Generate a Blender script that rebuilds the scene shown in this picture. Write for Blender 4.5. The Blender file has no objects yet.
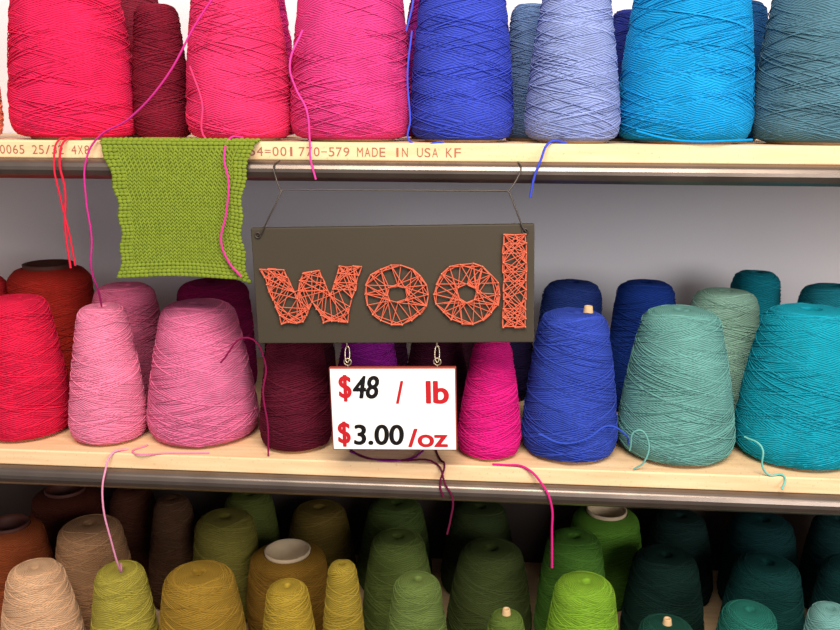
import bpy, bmesh, math, random
import numpy as np
from mathutils import Vector, Matrix, Euler

random.seed(7)
scn = bpy.context.scene
scn.view_settings.view_transform = 'Standard'
COL = scn.collection

def lin(c):
    r = []
    for v in c[:3]:
        v = v / 255.0
        r.append(v / 12.92 if v <= 0.04045 else ((v + 0.055) / 1.055) ** 2.4)
    return (r[0], r[1], r[2], 1.0)

# ------------------------------------------------------------------ materials
def new_mat(name):
    m = bpy.data.materials.new(name)
    m.use_nodes = True
    nt = m.node_tree
    nt.nodes.clear()
    out = nt.nodes.new('ShaderNodeOutputMaterial')
    b = nt.nodes.new('ShaderNodeBsdfPrincipled')
    nt.links.new(b.outputs[0], out.inputs[0])
    return m, nt, b

def mnode(nt, op, a, b=None, c=None):
    n = nt.nodes.new('ShaderNodeMath')
    n.operation = op
    for i, v in enumerate((a, b, c)):
        if v is None:
            continue
        if isinstance(v, (int, float)):
            n.inputs[i].default_value = v
        else:
            nt.links.new(v, n.inputs[i])
    return n.outputs[0]

def mixcol(nt, fac, a, b, mode='MIX'):
    n = nt.nodes.new('ShaderNodeMix')
    n.data_type = 'RGBA'
    n.blend_type = mode
    for i, v in ((0, fac), (6, a), (7, b)):
        if isinstance(v, (int, float)):
            n.inputs[i].default_value = v
        elif isinstance(v, tuple):
            n.inputs[i].default_value = v
        else:
            nt.links.new(v, n.inputs[i])
    return n.outputs[2]

def simple_mat(name, c, rough=0.7, metal=0.0, noise=0.0, nscale=40, bump=0.0, spec=0.5):
    m, nt, b = new_mat(name)
    b.inputs['Roughness'].default_value = rough
    b.inputs['Metallic'].default_value = metal
    b.inputs['Specular IOR Level'].default_value = spec
    base = lin(c)
    tc = nt.nodes.new('ShaderNodeTexCoord')
    n = nt.nodes.new('ShaderNodeTexNoise')
    n.inputs['Scale'].default_value = nscale
    n.inputs['Detail'].default_value = 4
    nt.links.new(tc.outputs['Object'], n.inputs['Vector'])
    lo = tuple(v * (1 - noise) for v in base[:3]) + (1.0,)
    hi = tuple(min(1, v * (1 + noise)) for v in base[:3]) + (1.0,)
    nt.links.new(mixcol(nt, n.outputs[0], lo, hi), b.inputs['Base Color'])
    if bump:
        bp = nt.nodes.new('ShaderNodeBump')
        bp.inputs['Strength'].default_value = bump
        bp.inputs['Distance'].default_value = 0.001
        nt.links.new(n.outputs[0], bp.inputs['Height'])
        nt.links.new(bp.outputs[0], b.inputs['Normal'])
    return m

_yc = {}
def yarn_mats(c):
    if c in _yc:
        return _yc[c]
    base = lin(c)
    m, nt, b = new_mat('wound_yarn')
    b.inputs['Roughness'].default_value = 0.95
    b.inputs['Specular IOR Level'].default_value = 0.06
    b.inputs['Sheen Weight'].default_value = 0.12
    b.inputs['Sheen Roughness'].default_value = 0.6
    uv = nt.nodes.new('ShaderNodeUVMap')
    uv.uv_map = 'UVMap'
    sep = nt.nodes.new('ShaderNodeSeparateXYZ')
    nt.links.new(uv.outputs[0], sep.inputs[0])
    x, y = sep.outputs[0], sep.outputs[1]
    tc = nt.nodes.new('ShaderNodeTexCoord')
    warp = nt.nodes.new('ShaderNodeTexNoise')
    warp.inputs['Scale'].default_value = 26
    warp.inputs['Detail'].default_value = 3
    nt.links.new(tc.outputs['Object'], warp.inputs['Vector'])
    yw = mnode(nt, 'ADD', y, mnode(nt, 'MULTIPLY', warp.outputs[0], 4.0))
    def stripe(v):
        s = mnode(nt, 'SINE', mnode(nt, 'MULTIPLY', v, 2 * math.pi))
        return mnode(nt, 'MULTIPLY_ADD', s, 0.5, 0.5)
    sA = stripe(mnode(nt, 'ADD', yw, x))
    sB = stripe(mnode(nt, 'SUBTRACT', yw, x))
    mp = nt.nodes.new('ShaderNodeCombineXYZ')
    nt.links.new(mnode(nt, 'MULTIPLY', x, 0.40), mp.inputs[0])
    nt.links.new(mnode(nt, 'MULTIPLY', y, 0.16), mp.inputs[1])
    msk = nt.nodes.new('ShaderNodeTexNoise')
    msk.inputs['Scale'].default_value = 1.0
    msk.inputs['Detail'].default_value = 1.5
    nt.links.new(mp.outputs[0], msk.inputs['Vector'])
    mr = nt.nodes.new('ShaderNodeMapRange')
    mr.inputs[1].default_value = 0.42
    mr.inputs[2].default_value = 0.58
    nt.links.new(msk.outputs[0], mr.inputs[0])
    mixn = nt.nodes.new('ShaderNodeMix')
    mixn.data_type = 'FLOAT'
    nt.links.new(mr.outputs[0], mixn.inputs[0])
    nt.links.new(sA, mixn.inputs[2])
    nt.links.new(sB, mixn.inputs[3])
    h = mixn.outputs[0]
    dark = tuple(v * 0.58 for v in base[:3]) + (1.0,)
    lite = tuple(min(1, v * 1.12 + 0.008) for v in base[:3]) + (1.0,)
    c1 = mixcol(nt, h, dark, lite)
    big = nt.nodes.new('ShaderNodeTexNoise')
    big.inputs['Scale'].default_value = 24
    big.inputs['Detail'].default_value = 7
    big.inputs['Roughness'].default_value = 0.6
    nt.links.new(tc.outputs['Object'], big.inputs['Vector'])
    fac = mnode(nt, 'MULTIPLY_ADD', big.outputs[0], 0.9, 0.55)
    cc = nt.nodes.new('ShaderNodeCombineColor')
    for i in range(3):
        nt.links.new(fac, cc.inputs[i])
    c2 = mixcol(nt, 1.0, c1, cc.outputs[0], 'MULTIPLY')
    nt.links.new(c2, b.inputs['Base Color'])
    b.inputs['Sheen Tint'].default_value = lite
    fz = nt.nodes.new('ShaderNodeTexNoise')
    fz.inputs['Scale'].default_value = 420
    fz.inputs['Detail'].default_value = 2
    nt.links.new(tc.outputs['Object'], fz.inputs['Vector'])
    bp = nt.nodes.new('ShaderNodeBump')
    bp.inputs['Strength'].default_value = 0.55
    bp.inputs['Distance'].default_value = 0.0010
    nt.links.new(mnode(nt, 'MULTIPLY_ADD', fz.outputs[0], 0.6, h), bp.inputs['Height'])
    nt.links.new(bp.outputs[0], b.inputs['Normal'])

    m2, nt2, b2 = new_mat('yarn_strand_wool')
    b2.inputs['Roughness'].default_value = 0.95
    b2.inputs['Specular IOR Level'].default_value = 0.06
    at = nt2.nodes.new('ShaderNodeAttribute')
    at.attribute_name = 'shade'
    c3 = mixcol(nt2, 1.0, lite, at.outputs['Color'], 'MULTIPLY')
    nt2.links.new(c3, b2.inputs['Base Color'])
    _yc[c] = (m, m2)
    return _yc[c]

_sc = {}
def strand_mat(c):
    if c not in _sc:
        _sc[c] = simple_mat('wool_thread', c, 0.9, 0, 0.25, 300, 0.3, 0.15)
    return _sc[c]

PAPER = simple_mat('paper_core', (205, 170, 125), 0.8, 0, 0.15, 60)
PAPERW = simple_mat('paper_core_white', (205, 182, 150), 0.8, 0, 0.1, 60)
COREDK = simple_mat('core_dark', (80, 36, 25), 0.7, 0, 0.2, 60)

# ------------------------------------------------------------------ mesh utils
def mesh_obj(name, V, F, mats=(), midx=None, smooth=True, parent=None):
    me = bpy.data.meshes.new(name)
    me.from_pydata([tuple(v) for v in V], [], F)
    for m in mats:
        me.materials.append(m)
    if midx is not None:
        me.polygons.foreach_set('material_index', midx)
    me.polygons.foreach_set('use_smooth', [smooth] * len(me.polygons))
    me.update()
    o = bpy.data.objects.new(name, me)
    COL.objects.link(o)
    if parent:
        o.parent = parent
    return o

def box(name, x0, x1, y0, y1, z0, z1, mat, bevel=0.0, parent=None, loc=None):
    V = [(x, y, z) for x in (x0, x1) for y in (y0, y1) for z in (z0, z1)]
    F = [(0, 1, 3, 2), (4, 6, 7, 5), (0, 4, 5, 1), (2, 3, 7, 6), (0, 2, 6, 4), (1, 5, 7, 3)]
    o = mesh_obj(name, V, F, [mat], smooth=False, parent=parent)
    if bevel:
        md = o.modifiers.new('bevel', 'BEVEL')
        md.width = bevel
        md.segments = 3
    return o

def cone_profile(rb, rt, H):
    P = [(rb * 0.78, 0.003), (rb * 0.90, 0.006), (rb * 0.965, 0.014), (rb * 0.995, 0.026)]
    n = 12
    for i in range(1, n + 1):
        t = i / n
        z = 0.026 + (H * 0.89 - 0.026) * t
        r = rb + (rt * 0.98 - rb) * t + math.sin(math.pi * t) * rb * 0.03
        P.append((r, z))
    P += [(rt * 0.93, H * 0.93), (rt * 0.82, H * 0.965), (rt * 0.62, H * 0.988), (rt * 0.38, H * 0.996), (rt * 0.22, H * 0.99)]
    return P

def make_cone(x, y, z, rb, rt, H, c, core='tip', name='yarn_cone', nst=105, corec=None, tipdx=0.0):
    P = np.array(cone_profile(rb, rt, H))
    if core == 'hole':
        P = P[:-2]
    s = np.concatenate([[0], np.cumsum(np.hypot(*np.diff(P, axis=0).T))])
    SEG = 56
    sp = 0.0028
    N = max(3, round(2 * math.pi * rb * 0.26 / sp))
    V, F, UV, MI, SH = [], [], [], [], []
    off = random.random() * 6.28
    R = len(P)
    wob = [1 + 0.012 * math.sin(3 * k + off) + 0.008 * random.uniform(-1, 1) for k in range(R)]
    ox = random.uniform(-1, 1) * rb * 0.06
    oy = random.uniform(-1, 1) * rb * 0.02
    for k in range(R):
        tt = P[k, 1] / H
        for i in range(SEG):
            a = 2 * math.pi * i / SEG + math.pi / 2
            rr = P[k, 0] * (wob[k] if 3 < k < R - 3 else 1) * (1 + 0.010 * math.sin(2 * a + off + k * 0.5))
            V.append((rr * math.cos(a) + ox * tt, rr * math.sin(a) + oy * tt, P[k, 1]))
    for k in range(R - 1):
        for i in range(SEG):
            j = (i + 1) % SEG
            F.append((k * SEG + i, k * SEG + j, (k + 1) * SEG + j, (k + 1) * SEG + i))
            u0, u1 = i / SEG * N, (i + 1) / SEG * N
            v0, v1 = s[k] / sp, s[k + 1] / sp
            UV += [(u0, v0), (u1, v0), (u1, v1), (u0, v1)]
            MI.append(0)
    zs = P[:, 1]
    top_i = R - 3
    for _ in range(nst):
        s0 = random.uniform(s[1], s[top_i])
        d = random.choice((-1, 1)) * random.uniform(0.14, 0.34)
        turns = random.uniform(0.3, 1.0)
        a0 = random.uniform(0, 6.28)
        n = max(6, int(turns * 32))
        rad = random.uniform(0.00045, 0.00075)
        sh = random.uniform(0.72, 1.18)
        base = len(V)
        sc = s0
        cnt = 0
        for q in range(n + 1):
            a = a0 + 2 * math.pi * turns * q / n
            r = float(np.interp(sc, s, P[:, 0]))
            zz = float(np.interp(sc, s, zs))
            tt = zz / H
            ro = 0.0005 if 0 < q < n else -0.001
            ca, sa = math.cos(a), math.sin(a)
            for w in range(4):
                th = w * math.pi / 2 + 0.785
                e = (r + ro + rad * math.cos(th))
                V.append((e * ca + ox * tt, e * sa + oy * tt, zz + rad * math.sin(th)))
            cnt += 1
            sc2 = sc + d * r * 2 * math.pi * turns / n
            if sc2 > s[top_i] or sc2 < s[1]:
                d = -d
                sc2 = sc
            sc = sc2
        for q in range(cnt - 1):
            for w in range(4):
                w2 = (w + 1) % 4
                F.append((base + q * 4 + w, base + q * 4 + w2, base + q * 4 + 4 + w2, base + q * 4 + 4 + w))
                UV += [(0, 0)] * 4
                MI.append(1)
        SH.append((base, len(V), sh))
    def lathe(pts, mi, cx=0, cy=0, seg=28):
        b0 = len(V)
        for r, zz in pts:
            for i in range(seg):
                a = 2 * math.pi * i / seg
                V.append((r * math.cos(a) + cx, r * math.sin(a) + cy, zz))
        for k in range(len(pts) - 1):
            for i in range(seg):
                j = (i + 1) % seg
                F.append((b0 + k * seg + i, b0 + k * seg + j, b0 + (k + 1) * seg + j, b0 + (k + 1) * seg + i))
                UV.extend([(0, 0)] * 4)
                MI.append(mi)
    lathe([(rb * 0.05, 0), (rb * 0.70, 0), (rb * 0.72, 0.002), (rb * 0.78, 0.0045)], 2)
    if core == 'tip':
        lathe([(0.0068, H * 0.97), (0.0054, H + 0.005), (0.0048, H + 0.007), (0.0034, H + 0.007), (0.0032, H)], 2, ox + tipdx, oy)
        lathe([(rt * 0.25, H * 0.99), (0.001, H * 0.985)], 0, ox, oy)
    elif core == 'hole':
        r0 = rt * 0.60
        lathe([(r0, H * 0.985), (r0 * 1.02, H + 0.003), (r0 * 0.94, H + 0.004), (r0 * 0.88, H - 0.004), (r0 * 0.75, H - 0.03), (r0 * 0.2, H - 0.032)], 2, ox, oy)
    else:
        lathe([(rt * 0.24, H * 0.991), (rt * 0.16, H * 0.975), (0.001, H * 0.96)], 0, ox, oy)
    m1, m2 = yarn_mats(c)
    me = bpy.data.meshes.new(name)
    me.from_pydata(V, [], F)
    for m in (m1, m2, corec or PAPER):
        me.materials.append(m)
    me.polygons.foreach_set('material_index', MI)
    me.polygons.foreach_set('use_smooth', [True] * len(F))
    ul = me.uv_layers.new(name='UVMap')
    ul.data.foreach_set('uv', np.array(UV, dtype=np.float32).ravel())
    ca = me.color_attributes.new(name='shade', type='FLOAT_COLOR', domain='POINT')
    arr = np.ones((len(V), 4), dtype=np.float32)
    for a, b_, sh in SH:
        arr[a:b_, :3] = sh
    ca.data.foreach_set('color', arr.ravel())
    me.update()
    o = bpy.data.objects.new(name, me)
    o.location = (x, y, z)
    COL.objects.link(o)
    return o

# ------------------------------------------------------------------ room shell
WALL = simple_mat('painted_wall', (226, 224, 232), 0.9, 0, 0.10, 3)
def wood_mat():
    m, nt, b = new_mat('pale_particle_board')
    b.inputs['Roughness'].default_value = 0.6
    b.inputs['Specular IOR Level'].default_value = 0.3
    tc = nt.nodes.new('ShaderNodeTexCoord')
    mp = nt.nodes.new('ShaderNodeMapping')
    mp.inputs['Scale'].default_value = (2.5, 30, 30)
    nt.links.new(tc.outputs['Object'], mp.inputs[0])
    n = nt.nodes.new('ShaderNodeTexNoise')
    n.inputs['Scale'].default_value = 4
    n.inputs['Detail'].default_value = 6
    nt.links.new(mp.outputs[0], n.inputs['Vector'])
    c = mixcol(nt, n.outputs[0], lin((214, 168, 120)), lin((255, 226, 184)))
    sp = nt.nodes.new('ShaderNodeTexNoise')
    sp.inputs['Scale'].default_value = 260
    sp.inputs['Detail'].default_value = 2
    nt.links.new(tc.outputs['Object'], sp.inputs['Vector'])
    mr = nt.nodes.new('ShaderNodeMapRange')
    mr.inputs[1].default_value = 0.62
    mr.inputs[2].default_value = 0.72
    mr.inputs[4].default_value = 0.35
    nt.links.new(sp.outputs[0], mr.inputs[0])
    c = mixcol(nt, mr.outputs[0], c, lin((170, 120, 80)))
    nt.links.new(c, b.inputs['Base Color'])
    bp = nt.nodes.new('ShaderNodeBump')
    bp.inputs['Strength'].default_value = 0.2
    bp.inputs['Distance'].default_value = 0.001
    nt.links.new(n.outputs[0], bp.inputs['Height'])
    nt.links.new(bp.outputs[0], b.inputs['Normal'])
    return m
WOOD = wood_mat()
STEEL = simple_mat('brushed_steel_trim', (122, 110, 102), 0.36, 0.85, 0.3, 25)

box('wall_back', -2.2, 2.2, 0.47, 0.53, 0.0, 2.6, WALL)
box('lower_shade_panel', -1.3, 1.3, 0.462, 0.4698, 0.6925, 1.045, simple_mat('painted_shade_dark', (52, 40, 36), 0.8, 0, 0.2, 5))  # added dark sheet, stands in for shade on the lower wall
box('floor', -2.2, 2.2, -2.5, 0.47, -0.05, 0.0, simple_mat('floor_boards', (60, 44, 34), 0.6, 0, 0.2, 6))

def shelf(ztop, th, lip, back=0.469):
    e = bpy.data.objects.new('wooden_shelf', None)
    COL.objects.link(e)
    box('board', -1.3, 1.3, 0.0, back, ztop - th, ztop, WOOD, 0.002, e)
    zt = ztop - th
    prof = [(0.03, zt), (-0.001, zt), (-0.006, zt - 0.002), (-0.0095, zt - lip * 0.18), (-0.0115, zt - lip * 0.38), (-0.0115, zt - lip * 0.55),
            (-0.0085, zt - lip * 0.80), (-0.001, zt - lip), (0.010, zt - lip), (0.012, zt - lip + 0.002),
            (0.012, zt - 0.006), (0.03, zt - 0.006)]
    V = [(x, py, pz) for x in (-1.3, 1.3) for py, pz in prof]
    n = len(prof)
    F = [(i, (i + 1) % n, n + (i + 1) % n, n + i) for i in range(n)] + [tuple(range(n))[::-1], tuple(range(n, 2 * n))]
    o = mesh_obj('steel_nosing', V, F, [STEEL], parent=e, smooth=False)
    md = o.modifiers.new('bevel', 'BEVEL'); md.width = 0.0015; md.segments = 3
    box('steel_pan', -1.3, 1.3, 0.031, back, zt - 0.006, zt - 0.0005, STEEL, 0, e)
    return e
ZT, ZM, ZB = 1.474, 1.077, 0.692
shelf(ZT, 0.021, 0.024)
shelf(ZM, 0.021, 0.027)
shelf(ZB, 0.029, 0.027)

# ------------------------------------------------------------------ cones
top = [
 (-647, 45, 38, 31, 1677, (238,140,112), 'none'),
 (-528, 86, 79, 62, 1692, (216,30,80), 'none'),
 (-417, 94, 36, 28, 1640, (108,12,36), 'none'),
 (-309, 72, 66, 50, 1681, (218,48,100), 'none'),
 (-171, 83, 76, 61, 1688, (208,56,122), 'none'),
 (-32, 69, 63, 49, 1684, (52,68,176), 'none'),
 (52, 158, 39, 26, 1646, (92,118,160), 'none'),
 (101, 63, 57, 37, 1681, (128,142,192), 'none'),
 (181, 205, 34, 22, 1644, (35,45,120), 'none'),
 (238, 89, 81, 64, 1686, (16,142,204), 'none'),
 (389, 79, 72, 60, 1683, (74,112,128), 'none'),
 (-345, 242, 74, 57, 1690, (190,30,110), 'none'),
 (-500, 242, 40, 28, 1690, (120,30,50), 'none'),
 (-60, 242, 70, 50, 1680, (120,20,110), 'none'),
 (330, 250, 60, 45, 1660, (20,70,120), 'none'),
]
mid = [
 (-628, 69, 61, 42, 1268, (204,22,62), 'none'),
 (-505, 58, 51, 33, 1261, (226,124,158), 'none'),
 (-381, 83, 75, 51, 1262, (210,106,146), 'none'),
 (-246, 55, 48, 36, 1232, (84,10,34), 'none'),
 (-160, 127, 48, 34, 1226, (150,28,150), 'none'),
 (-62, 127, 48, 34, 1222, (64,12,38), 'none'),
 (10, 46, 41, 25, 1232, (208,22,120), 'none'),
 (115, 63, 62, 45, 1267, (46,68,164), 'tip'),
 (254, 77, 75, 51, 1268, (96,148,142), 'none'),
 (410, 81, 79, 59, 1272, (12,144,166), 'none'),
 (-676, 262, 68, 62, 1276, (160,36,26), 'hole'),
 (-532, 196, 63, 45, 1262, (200,96,132), 'none'),
 (-420, 268, 62, 55, 1256, (140,16,80), 'none'),
 (-285, 262, 56, 46, 1248, (60,10,30), 'none'),
 (-170, 285, 55, 39, 1247, (60,12,50), 'none'),
 (-60, 285, 52, 38, 1249, (50,10,30), 'none'),
 (126, 228, 52, 43, 1273, (24,46,110), 'none'),
 (236, 246, 51, 43, 1272, (16,50,130), 'none'),
 (341, 210, 60, 46, 1268, (134,174,158), 'none'),
 (416, 316, 42, 36, 1278, (10,124,142), 'none'),
 (508, 254, 56, 46, 1270, (24,124,142), 'none'),
 (29, 290, 52, 38, 1243, (30,20,60), 'none'),
 (-790, 240, 60, 50, 1262, (200,40,50), 'none'),
 (578, 100, 70, 55, 1266, (20,120,160), 'none'),
 (-770, 90, 60, 45, 1262, (210,60,40), 'none'),
]
bot = [  # colours darkened to carry the low shelf's shade, back two rows most
 (-643, 80, 62, 40, 864, (206,164,128), 'none'),
 (-517, 80, 51, 36, 868, (158,146,58), 'none'),
 (-398, 80, 66, 51, 867, (146,114,38), 'none'),
 (-268, 70, 43, 30, 858, (160,134,44), 'none'),
 (-189, 70, 35, 21, 896, (150,128,44), 'none'),
 (-85, 70, 49, 34, 878, (96,114,56), 'none'),
 (42, 60, 38, 24, 838, (86,106,42), 'tip'),
 (148, 80, 57, 42, 881, (118,158,42), 'none'),
 (262, 70, 54, 37, 828, (18,64,52), 'tip'),
 (366, 60, 49, 36, 862, (28,98,86), 'none'),
 (474, 60, 40, 28, 868, (110,160,155), 'none'),
 (-765, 222, 66, 53, 853, (140,68,34), 'hole'),
 (-629, 222, 66, 50, 862, (168,126,90), 'none'),
 (-514, 282, 48, 31, 882, (78,52,34), 'none'),
 (-416, 252, 56, 49, 868, (116,108,46), 'none'),
 (-302, 214, 68, 60, 830, (134,98,32), 'hole'),
 (-124, 220, 60, 43, 863, (88,104,48), 'none'),
 (19, 220, 68, 50, 850, (62,74,34), 'none'),
 (149, 222, 58, 43, 875, (72,116,40), 'none'),
 (291, 220, 64, 49, 850, (12,42,36), 'none'),
 (440, 212, 64, 48, 850, (12,64,62), 'none'),
 (570, 215, 58, 47, 850, (20,70,70), 'none'),
 (-745, 365, 66, 58, 850, (74,30,18), 'hole'),
 (-623, 368, 52, 37, 856, (80,42,28), 'none'),
 (-412, 372, 58, 42, 853, (84,92,38), 'none'),
 (-281, 362, 64, 47, 838, (96,78,30), 'none'),
 (-148, 362, 66, 48, 851, (66,82,36), 'none'),
 (0, 366, 66, 48, 849, (48,60,28), 'none'),
 (215, 362, 68, 56, 850, (84,130,40), 'hole'),
 (345, 368, 60, 45, 845, (12,38,34), 'none'),
 (478, 356, 65, 51, 851, (10,52,54), 'none'),
 (600, 360, 54, 42, 856, (20,60,60), 'none'),
 (560, 90, 50, 40, 860, (60,130,130), 'none'),
]
for L_, zb in ((top, ZT), (mid, ZM), (bot, ZB)):
    for (x, y, rb, rt, zt, c, core) in L_:
        cc = None
        if core == 'hole':
            cc = PAPERW if c[1] > 90 else COREDK
        make_cone(x / 1e3, y / 1e3, zb + 0.0002, rb / 1e3, rt / 1e3, zt / 1e3 - zb - (0.0 if core != 'tip' else 0.002), c, core, corec=cc,
                  tipdx=0.018 if (core == 'tip' and zb == ZM) else 0.0)

# ------------------------------------------------------------------ curves
def curve(name, pts, r, mat, parent=None, cyclic=False, smooth=True, res=6):
    cu = bpy.data.curves.new(name, 'CURVE')
    cu.dimensions = '3D'
    cu.bevel_depth = r
    cu.bevel_resolution = 2
    cu.resolution_u = res
    if smooth:
        sp = cu.splines.new('BEZIER')
        sp.bezier_points.add(len(pts) - 1)
        for b, p in zip(sp.bezier_points, pts):
            b.co = p
            b.handle_left_type = b.handle_right_type = 'AUTO'
    else:
        sp = cu.splines.new('POLY')
        sp.points.add(len(pts) - 1)
        for b, p in zip(sp.points, pts):
            b.co = (*p, 1)
    sp.use_cyclic_u = cyclic
    cu.materials.append(mat)
    o = bpy.data.objects.new(name, cu)
    COL.objects.link(o)
    if parent:
        o.parent = parent
    return o

def strand(pts, c, r=0.0013):
    return curve('loose_yarn_tail', pts, r, strand_mat(c))

T1 = ZT + .0016
M1 = ZM + .0016
MAG = (190, 44, 130)
strand([(-.300, .008, 1.655), (-.330, -.008, 1.610), (-.368, -.02, 1.545), (-.416, -.015, 1.500), (-.462, -.006, T1), (-.474, -.012, 1.450), (-.476, -.015, 1.407), (-.473, -.015, 1.36), (-.478, -.012, 1.322), (-.482, .01, 1.29), (-.496, .045, 1.262)], MAG, .0012)
strand([(-.49, .012, T1), (-.500, -.003, T1), (-.505, -.014, 1.450), (-.501, -.015, 1.418), (-.505, -.015, 1.37), (-.503, -.014, 1.322)], (205, 36, 60), .0014)
strand([(-.50, .010, T1), (-.508, -.003, T1), (-.512, -.014, 1.450), (-.508, -.015, 1.41), (-.500, -.015, 1.36), (-.497, -.014, 1.325)], (205, 36, 60), .0012)
strand([(-.290, .012, T1 + .003), (-.300, -.004, T1 + .003), (-.303, -.023, 1.455), (-.298, -.027, 1.431), (-.303, -.027, 1.39), (-.310, -.027, 1.360), (-.302, -.027, 1.335), (-.288, -.027, 1.318)], (205, 56, 140), .0013)
strand([(-.215, .012, 1.60), (-.228, -.002, 1.56), (-.222, -.001, 1.535), (-.209, -.006, 1.511), (-.206, -.006, T1 + .002), (-.204, -.013, 1.455), (-.198, -.015, 1.432)], (215, 64, 150), .0012)
strand([(.09, .010, T1), (.070, -.004, T1), (.060, -.014, 1.455), (.054, -.015, 1.438), (.050, -.015, 1.414)], (60, 75, 190), .0014)
strand([(-.46, .012, M1), (-.474, -.002, M1), (-.482, -.013, 1.055), (-.487, -.015, 1.02), (-.487, .0, .95), (-.492, .03, .89), (-.512, .075, .876)], (235, 150, 185), .0013)
strand([(-.18, .05, M1), (-.145, .01, M1), (-.10, .006, M1), (-.055, -.001, M1), (-.043, -.013, 1.056), (-.034, -.015, 1.040), (-.036, -.015, 1.01), (-.040, -.015, .990)], (90, 15, 50), .0013)
strand([(-.06, .05, M1), (-.05, .01, M1), (-.045, -.002, M1), (-.050, -.013, 1.055), (-.045, -.015, 1.04)], (90, 15, 50), .0013)
strand([(-.17, .03, M1), (-.13, .005, M1), (-.09, .012, M1), (-.075, .04, M1)], (110, 20, 110), .0013)
strand([(.015, .004, M1), (.03, .003, M1), (.055, -.002, M1), (.079, -.013, 1.058), (.089, -.015, 1.035), (.091, -.015, 1.00), (.093, -.015, .950)], (204, 34, 120), .0015)
strand([(-.33, .010, 1.20), (-.291, .004, 1.235), (-.270, .000, 1.205), (-.274, .000, 1.165), (-.270, .002, 1.12), (-.272, .006, M1)], (130, 20, 70), .0012)
strand([(-.35, .008, M1), (-.40, .003, M1), (-.45, .002, M1), (-.44, .028, M1)], (230, 130, 165), .0011)
strand([(.07, -.006, 1.125), (.10, -.002, 1.112), (.13, -.004, 1.120), (.155, .002, 1.135), (.178, .008, 1.122), (.185, .022, 1.105)], (50, 76, 180), .0012)
strand([(.185, .012, 1.10), (.192, .004, 1.13), (.204, .004, 1.12), (.202, .002, 1.09), (.190, .004, M1)], (105, 165, 158), .0011)
strand([(.325, .02, 1.12), (.340, .000, 1.115), (.343, -.002, 1.09), (.353, .000, M1), (.370, -.000, M1), (.366, -.010, ZM - .012)], (110, 185, 175), .0012)
strand([(.30, .014, 1.480), (.27, -.003, 1.479), (.23, -.003, 1.478), (.20, .003, 1.481), (.17, .014, 1.489)], (10, 140, 210), .0013)
strand([(-.09, .025, 1.60), (-.094, .014, 1.55), (-.09, .006, 1.50), (-.09, .003, T1), (-.05, .001, T1)], (60, 80, 205), .0011)
strand([(-.35, .012, 1.56), (-.335, .004, 1.52), (-.33, .000, T1), (-.28, .001, T1)], (230, 60, 110), .0011)
strand([(-.085, .012, 1.67), (-.088, .015, 1.63), (-.096, .020, 1.60)], (70, 90, 210), .0011)

# ------------------------------------------------------------------ knitted swatch (top edge folded onto the shelf)
def swatch():
    cols, rows = 30, 40
    def S(u, v):
        w = math.sin(math.pi * max(0, v))
        bow = w ** 0.75
        xl = -.4590 + .0170 * v + .014 * bow + 0.0016 * math.sin(v * 30)
        xr = -.2650 - .0135 * v - .014 * bow + 0.0016 * math.sin(v * 26)
        xx = xl + (xr - xl) * u
        zt_ = ZT + .0020
        zb_ = 1.3120 + 0.0035 * math.sin(math.pi * u) - 0.004 * max(0, u - .9) * 10
        if v < 0.05:
            f_ = v / 0.05
            yy = .004 - .0190 * f_
            zz = zt_ - .002 * f_ * f_
        else:
            f_ = (v - .05) / .95
            zz = zt_ - .002 + (zb_ - zt_ + .002) * f_
            yy = -.0160 - 0.0030 * (abs(2 * u - 1)) ** 4 * w - 0.004 * v ** 5 + 0.0016 * math.sin(u * 9 + v * 4)
        return Vector((xx, yy, zz))
    V, F = [], []
    NU, NV = 30, 40
    for k in range(NV + 1):
        for i in range(NU + 1):
            p = S(i / NU, k / NV); V.append(p + Vector((0, 0.0002, 0)))
    for k in range(NV):
        for i in range(NU):
            a = k * (NU + 1) + i
            F.append((a, a + NU + 1, a + NU + 2, a + 1))
    MI = [0] * len(F)
    bm = bmesh.new()
    bmesh.ops.create_icosphere(bm, subdivisions=2, radius=1)
    sv = [v.co.copy() for v in bm.verts]
    sf = [tuple(v.index for v in f.verts) for f in bm.faces]
    bm.free()
    def lobe(c, sx, sy, sz, ang, mi=1):
        b0 = len(V)
        ca, sa = math.cos(ang), math.sin(ang)
        for q in sv:
            x_, y_, z_ = q.x * sx, q.y * sy, q.z * sz
            V.append((c.x + x_ * ca - z_ * sa, c.y + y_, c.z + x_ * sa + z_ * ca))
        for f_ in sf:
            F.append(tuple(b0 + t for t in f_)); MI.append(mi)
    rh = 0.160 / rows
    for r in range(rows):
        v = (r + .5) / rows
        cw = (S(1, v).x - S(0, v).x) / cols
        for c in range(cols):
            u = (c + .5) / cols
            p = S(u, v)
            border = c < 3 or c >= cols - 3 or r < 4 or r >= rows - 4
            j = random.uniform(-.0002, .0002)
            if border:
                if r % 2 == 0:
                    lobe(p + Vector((0, -.0003, j)), cw * .60, .0010, rh * .58, 0.22)
                else:
                    lobe(p + Vector((cw * .12, .0001, j)), cw * .58, .0007, rh * .62, -0.22)
            else:
                lobe(p + Vector((-cw * .25, 0, j)), cw * .22, .0008, rh * .82, 0.50)
                lobe(p + Vector((cw * .25, 0, j)), cw * .22, .0008, rh * .82, -0.50)
    g1 = simple_mat('knit_backing', (84, 98, 28), 0.95, 0, 0.2, 100, 0, .1)
    g2 = simple_mat('knit_green_wool', (120, 136, 46), 0.95, 0, 0.3, 120, 0.4, 0.08)
    mesh_obj('knitted_swatch', V, F, [g1, g2], MI)
swatch()

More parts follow.
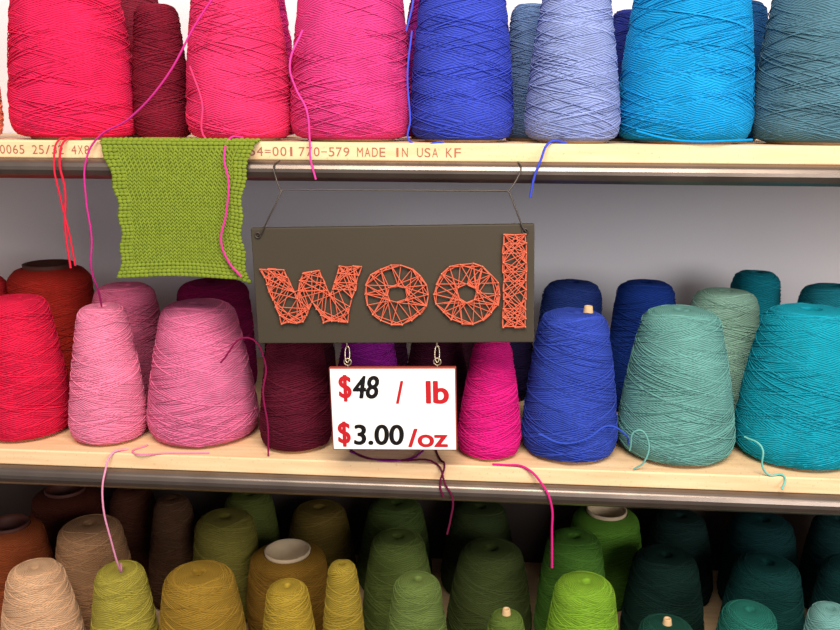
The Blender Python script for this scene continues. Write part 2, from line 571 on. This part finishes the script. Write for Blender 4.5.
# ------------------------------------------------------------------ wool sign
SLATE = simple_mat('dark_painted_board', (64, 57, 45), 0.5, 0, 0.15, 8, 0.1, .3)
ORANGE = simple_mat('orange_thread', (210, 100, 74), 0.8, 0, 0.25, 200, 0, .2)
WIRE = simple_mat('hanging_wire', (70, 62, 56), 0.4, 0.4)
NAIL = simple_mat('nail_head', (200, 120, 90), 0.4, 0.5)
sign = bpy.data.objects.new('hanging_string_art_sign', None)
COL.objects.link(sign)
sign.location = (-.1065, -.030, 1.3124)
sign.rotation_euler = (0, -math.radians(1.7), 0)
box('plaque', -.1635, .1635, -.005, .005, -.0690, .0690, SLATE, 0.0012, sign)
def L(px, py):
    return Vector(((px - 393) * .001168, -(py - 284.5 + (px - 395) * .009) * .001185))

def inside(p, poly):
    c = False
    n = len(poly)
    for i in range(n):
        a, b = poly[i], poly[i - 1]
        if (a[1] > p[1]) != (b[1] > p[1]) and p[0] < (b[0] - a[0]) * (p[1] - a[1]) / (b[1] - a[1]) + a[0]:
            c = not c
    return c

def sample(poly, step):
    out = []
    n = len(poly)
    for i in range(n):
        a, b = Vector(poly[i]), Vector(poly[(i + 1) % n])
        k = max(1, round((b - a).length / step))
        for j in range(k):
            out.append(a.lerp(b, j / k))
    return out

TV, TF = [], []
def tube(a, b, r, y0):
    d = Vector((b.x - a.x, 0, b.y - a.y))
    if d.length < 1e-6:
        return
    d.normalize()
    n = Vector((-d.z, 0, d.x))
    b0 = len(TV)
    ys = y0 + random.uniform(-.0008, .0008)
    ye = y0 + random.uniform(-.0008, .0008)
    for p, yy in ((a, ys), (b, ye)):
        for w in range(6):
            t = w * math.pi / 3
            TV.append((p.x + n.x * r * math.cos(t), yy + r * math.sin(t), p.y + n.z * r * math.cos(t)))
    for w in range(6):
        w2 = (w + 1) % 6
        TF.append((b0 + w, b0 + w2, b0 + 6 + w2, b0 + 6 + w))

NV_, NF_ = [], []
def nail(p):
    b0 = len(NV_)
    for yy, rr in ((-.005, .0006), (-.0105, .0006), (-.0106, .0011), (-.0114, .0011), (-.0115, .0002)):
        for w in range(8):
            t = w * math.pi / 4
            NV_.append((p.x + rr * math.cos(t), yy, p.y + rr * math.sin(t)))
    for k in range(4):
        for w in range(8):
            w2 = (w + 1) % 8
            NF_.append((b0 + k * 8 + w, b0 + k * 8 + w2, b0 + k * 8 + 8 + w2, b0 + k * 8 + 8 + w))

def letter(outer, holes, step=9, maxlen=36, per=3, jit=1.0):
    loops = [outer] + holes
    pts = []
    for lp in loops:
        s_ = [p + Vector((random.uniform(-jit, jit), random.uniform(-jit, jit))) for p in sample(lp, step)]
        for i, p in enumerate(s_):
            q = s_[(i + 1) % len(s_)]
            for o_ in range(2):
                j1 = Vector((random.uniform(-.7, .7), random.uniform(-.7, .7)))
                tube(L(*(p + j1)), L(*(q + j1)), .0006, -.0085 - .0006 * o_)
            nail(L(*p))
        pts += s_
    def ok(a, b):
        bad = 0
        for t in (.15, .3, .5, .7, .85):
            m = a.lerp(b, t)
            if not inside(m, outer):
                bad += 1
            if any(inside(m, h) for h in holes):
                bad += 1
        return bad <= (1 if holes else 0)
    for a in pts:
        cand = [b for b in pts if 10 < (b - a).length < maxlen and ok(a, b)]
        random.shuffle(cand)
        for b in cand[:per]:
            tube(L(*a), L(*b), .00052, -.0088)

W = [(262, 267), (285, 268), (296, 297), (304, 271), (320, 269), (331, 295), (341, 265), (362, 265), (346, 320), (323, 321), (312, 300), (302, 321), (280, 322)]
def ell(cx, cy, rx, ry, n):
    return [(cx + rx * math.cos(2 * math.pi * i / n), cy + ry * math.sin(2 * math.pi * i / n)) for i in range(n)]
letter(W, [], 8, 34, 3)
letter(ell(397, 293, 31, 30, 18), [ell(398, 293, 11, 9, 8)], 10, 36, 3)
letter(ell(467, 292, 32, 30, 18), [ell(467, 292, 11, 9, 8)], 10, 36, 3)
letter([(503, 235), (525, 234), (524, 325), (503, 325)], [], 9, 40, 3, .6)
mesh_obj('thread_letters', TV, TF, [ORANGE], parent=sign)
mesh_obj('nails', NV_, NF_, [NAIL], parent=sign)
curve('hanger_wire', [(-.155, -.006, .060), (-.150, -.008, .064), (-.128, .004, .1075), (-.126, .006, .112), (.133, .006, .106), (.136, .004, .103), (.150, -.008, .066), (.154, -.006, .060)], .0010, WIRE, sign, smooth=False)
curve('hanger_hook', [(-.128, .006, .110), (-.134, .012, .125), (-.137, .016, .138), (-.132, .028, .1445)], .0009, WIRE, sign)
curve('hanger_hook', [(.134, .006, .104), (.146, .012, .122), (.149, .016, .131), (.146, .028, .137)], .0009, WIRE, sign)
for hx, hz in ((-.155, .061), (.153, .061)):
    curve('wire_eyelet', [(hx + .003 * math.cos(t), -.0065, hz + .003 * math.sin(t)) for t in [i * math.pi / 4 for i in range(8)]], .0008, WIRE, sign, cyclic=True)

# ------------------------------------------------------------------ price sign
price = bpy.data.objects.new('hanging_price_sign', None)
COL.objects.link(price)
price.location = (-.106, -.030, 1.1603)
price.rotation_euler = (0, -math.radians(1.7), 0)
WHITE = simple_mat('white_card', (252, 250, 248), 0.5, 0, 0.01, 10)
BORD = simple_mat('red_brown_edge', (150, 60, 45), 0.6)
RED = simple_mat('red_lettering', (186, 30, 38), 0.6, spec=.2)
BLACK = simple_mat('black_lettering', (18, 15, 15), 0.6, spec=.2)
box('frame', -.0762, .0762, -.003, .004, -.0522, .0522, BORD, 0.0008, price)
box('card', -.0747, .0747, -.0045, -.0028, -.0507, .0507, WHITE, 0.0003, price)

def text_fit(s, x0, x1, z0, z1, y, mat, parent, shear=0.0, name='lettering', bold=0.0):
    cu = bpy.data.curves.new('txt', 'FONT')
    cu.body = s
    cu.size = 1
    cu.shear = shear
    ob = bpy.data.objects.new('txt', cu)
    COL.objects.link(ob)
    dg = bpy.context.evaluated_depsgraph_get()
    me = bpy.data.meshes.new_from_object(ob.evaluated_get(dg))
    bpy.data.objects.remove(ob)
    v0 = [v.co.copy() for v in me.vertices]
    f0 = [tuple(p.vertices) for p in me.polygons]
    xs = [v.x for v in v0]; ys = [v.y for v in v0]
    a0, a1, b0, b1 = min(xs), max(xs), min(ys), max(ys)
    x0 += bold; x1 -= bold; z0 += bold * .7; z1 -= bold * .7
    V, F = [], []
    offs = [(0, 0)]
    if bold:
        offs += [(bold * math.cos(t), bold * .7 * math.sin(t)) for t in [i * math.pi / 5 for i in range(10)]]
    for k, (dx, dz) in enumerate(offs):
        b = len(V)
        for v in v0:
            V.append((x0 + (v.x - a0) / (a1 - a0) * (x1 - x0) + dx, y - k * .00002, z0 + (v.y - b0) / (b1 - b0) * (z1 - z0) + dz))
        F += [tuple(b + i for i in f) for f in f0]
    return mesh_obj(name, V, F, [mat], smooth=False, parent=parent)
def PX(px): return (px - 394) * .001205
def PZ(py): return -(py - 408) * .001255
def pt(s, a, b, t, bt, mat, shear=0.0, bold=.0010):
    text_fit(s, PX(a), PX(b), PZ(bt), PZ(t), -.0047, mat, price, shear, bold=bold)
pt('$', 340, 353, 373, 400, RED)
pt('48', 354, 381, 374, 397, BLACK, 0.18)
pt('/', 397, 405, 379, 402, RED, 0.1)
pt('lb', 427, 450, 379, 402, RED, 0, .0013)
pt('$', 337, 350, 420, 446, RED)
pt('3.00', 353, 404, 423, 444, BLACK, 0.05)
pt('/oz', 408, 448, 427, 446, RED)
EYE = simple_mat('brass_screw_eye', (190, 175, 150), 0.3, 0.9)
for hx in (-.0535, .0540):
    curve('screw_eye', [(hx + .0042 * math.cos(i * math.pi / 5), 0, .0585 + .0042 * math.sin(i * math.pi / 5)) for i in range(10)], .0009, EYE, price, cyclic=True)
    curve('screw_eye_stem', [(hx, 0, .050), (hx, 0, .0545)], .001, EYE, price, smooth=False)
    curve('wire_link', [(hx + .0028 * math.cos(2 * math.pi * i / 12), .003 * math.sin(2 * math.pi * i / 12), .068 + .0095 * math.sin(2 * math.pi * i / 12)) for i in range(12)], .0008, EYE, price, cyclic=True)
    curve('screw_eye_top', [(hx, 0, .0765), (hx, 0, .084)], .001, EYE, price, smooth=False)

# ------------------------------------------------------------------ stamped lettering on shelf edge
INK = simple_mat('stamp_ink', (160, 98, 76), 0.8, noise=.3, nscale=400)
stamp = bpy.data.objects.new('shelf_edge_stamp', None)
COL.objects.link(stamp)
def st(s, a, b):
    # evenly spaced (monospaced) stamped characters
    X = lambda px: -.5862 + px * .001205
    n = len(s)
    pitch = (b - a) / n
    for i, ch in enumerate(s):
        if ch == ' ':
            continue
        w = .78 * pitch
        if ch in '1I':
            w = .30 * pitch
        cx = a + (i + .5) * pitch
        z0, z1 = 1.4580, 1.4685
        if ch == '=':
            z0, z1 = 1.4615, 1.4650
        if ch == '-':
            z0, z1 = 1.4627, 1.4637
        text_fit(ch, X(cx - w / 2), X(cx + w / 2), z0, z1, -.0004, INK, stamp, 0, 'stamped_text')
st('0065 25/32 4X8', 0, 94)
st('3454=001', 238, 300)
st('770-579', 303, 354)
st('MADE IN USA', 360, 440)
st('KF', 446, 462)

# ------------------------------------------------------------------ lights
def area(name, loc, target, size, power, col):
    ld = bpy.data.lights.new(name, 'AREA')
    ld.shape = 'RECTANGLE'
    ld.size = size[0]; ld.size_y = size[1]
    ld.energy = power
    ld.color = col
    o = bpy.data.objects.new(name, ld)
    o.location = loc
    o.rotation_euler = (Vector(target) - Vector(loc)).to_track_quat('-Z', 'Y').to_euler()
    COL.objects.link(o)
area('ceiling_light', (0.1, -1.4, 2.7), (0, 0.1, 1.3), (1.4, 0.8), 64, (1, .90, .78))
area('wall_fill_light', (1.5, -2.1, 1.8), (0.35, 0.3, 1.45), (1.3, 0.8), 36, (1, .96, .92))  # added low fill to brighten the back wall, no actual window here
w = bpy.data.worlds.new('room_ambient')
scn.world = w
w.use_nodes = True
w.node_tree.nodes['Background'].inputs[0].default_value = (0.97, 0.93, 0.97, 1)
w.node_tree.nodes['Background'].inputs[1].default_value = 0.36

# ------------------------------------------------------------------ camera
cam = bpy.data.cameras.new('camera')
cam.sensor_width = 36
cam.lens = 36 * 850 / 840
co = bpy.data.objects.new('camera', cam)
COL.objects.link(co)
p = math.atan(195 / 850)
Mx = Euler((math.pi / 2 - p, 0, math.radians(4.4))).to_matrix() @ Matrix.Rotation(math.radians(0.3), 3, 'Z')
co.matrix_world = Matrix.Translation((0, -1, 1.5)) @ Mx.to_4x4()
scn.camera = co
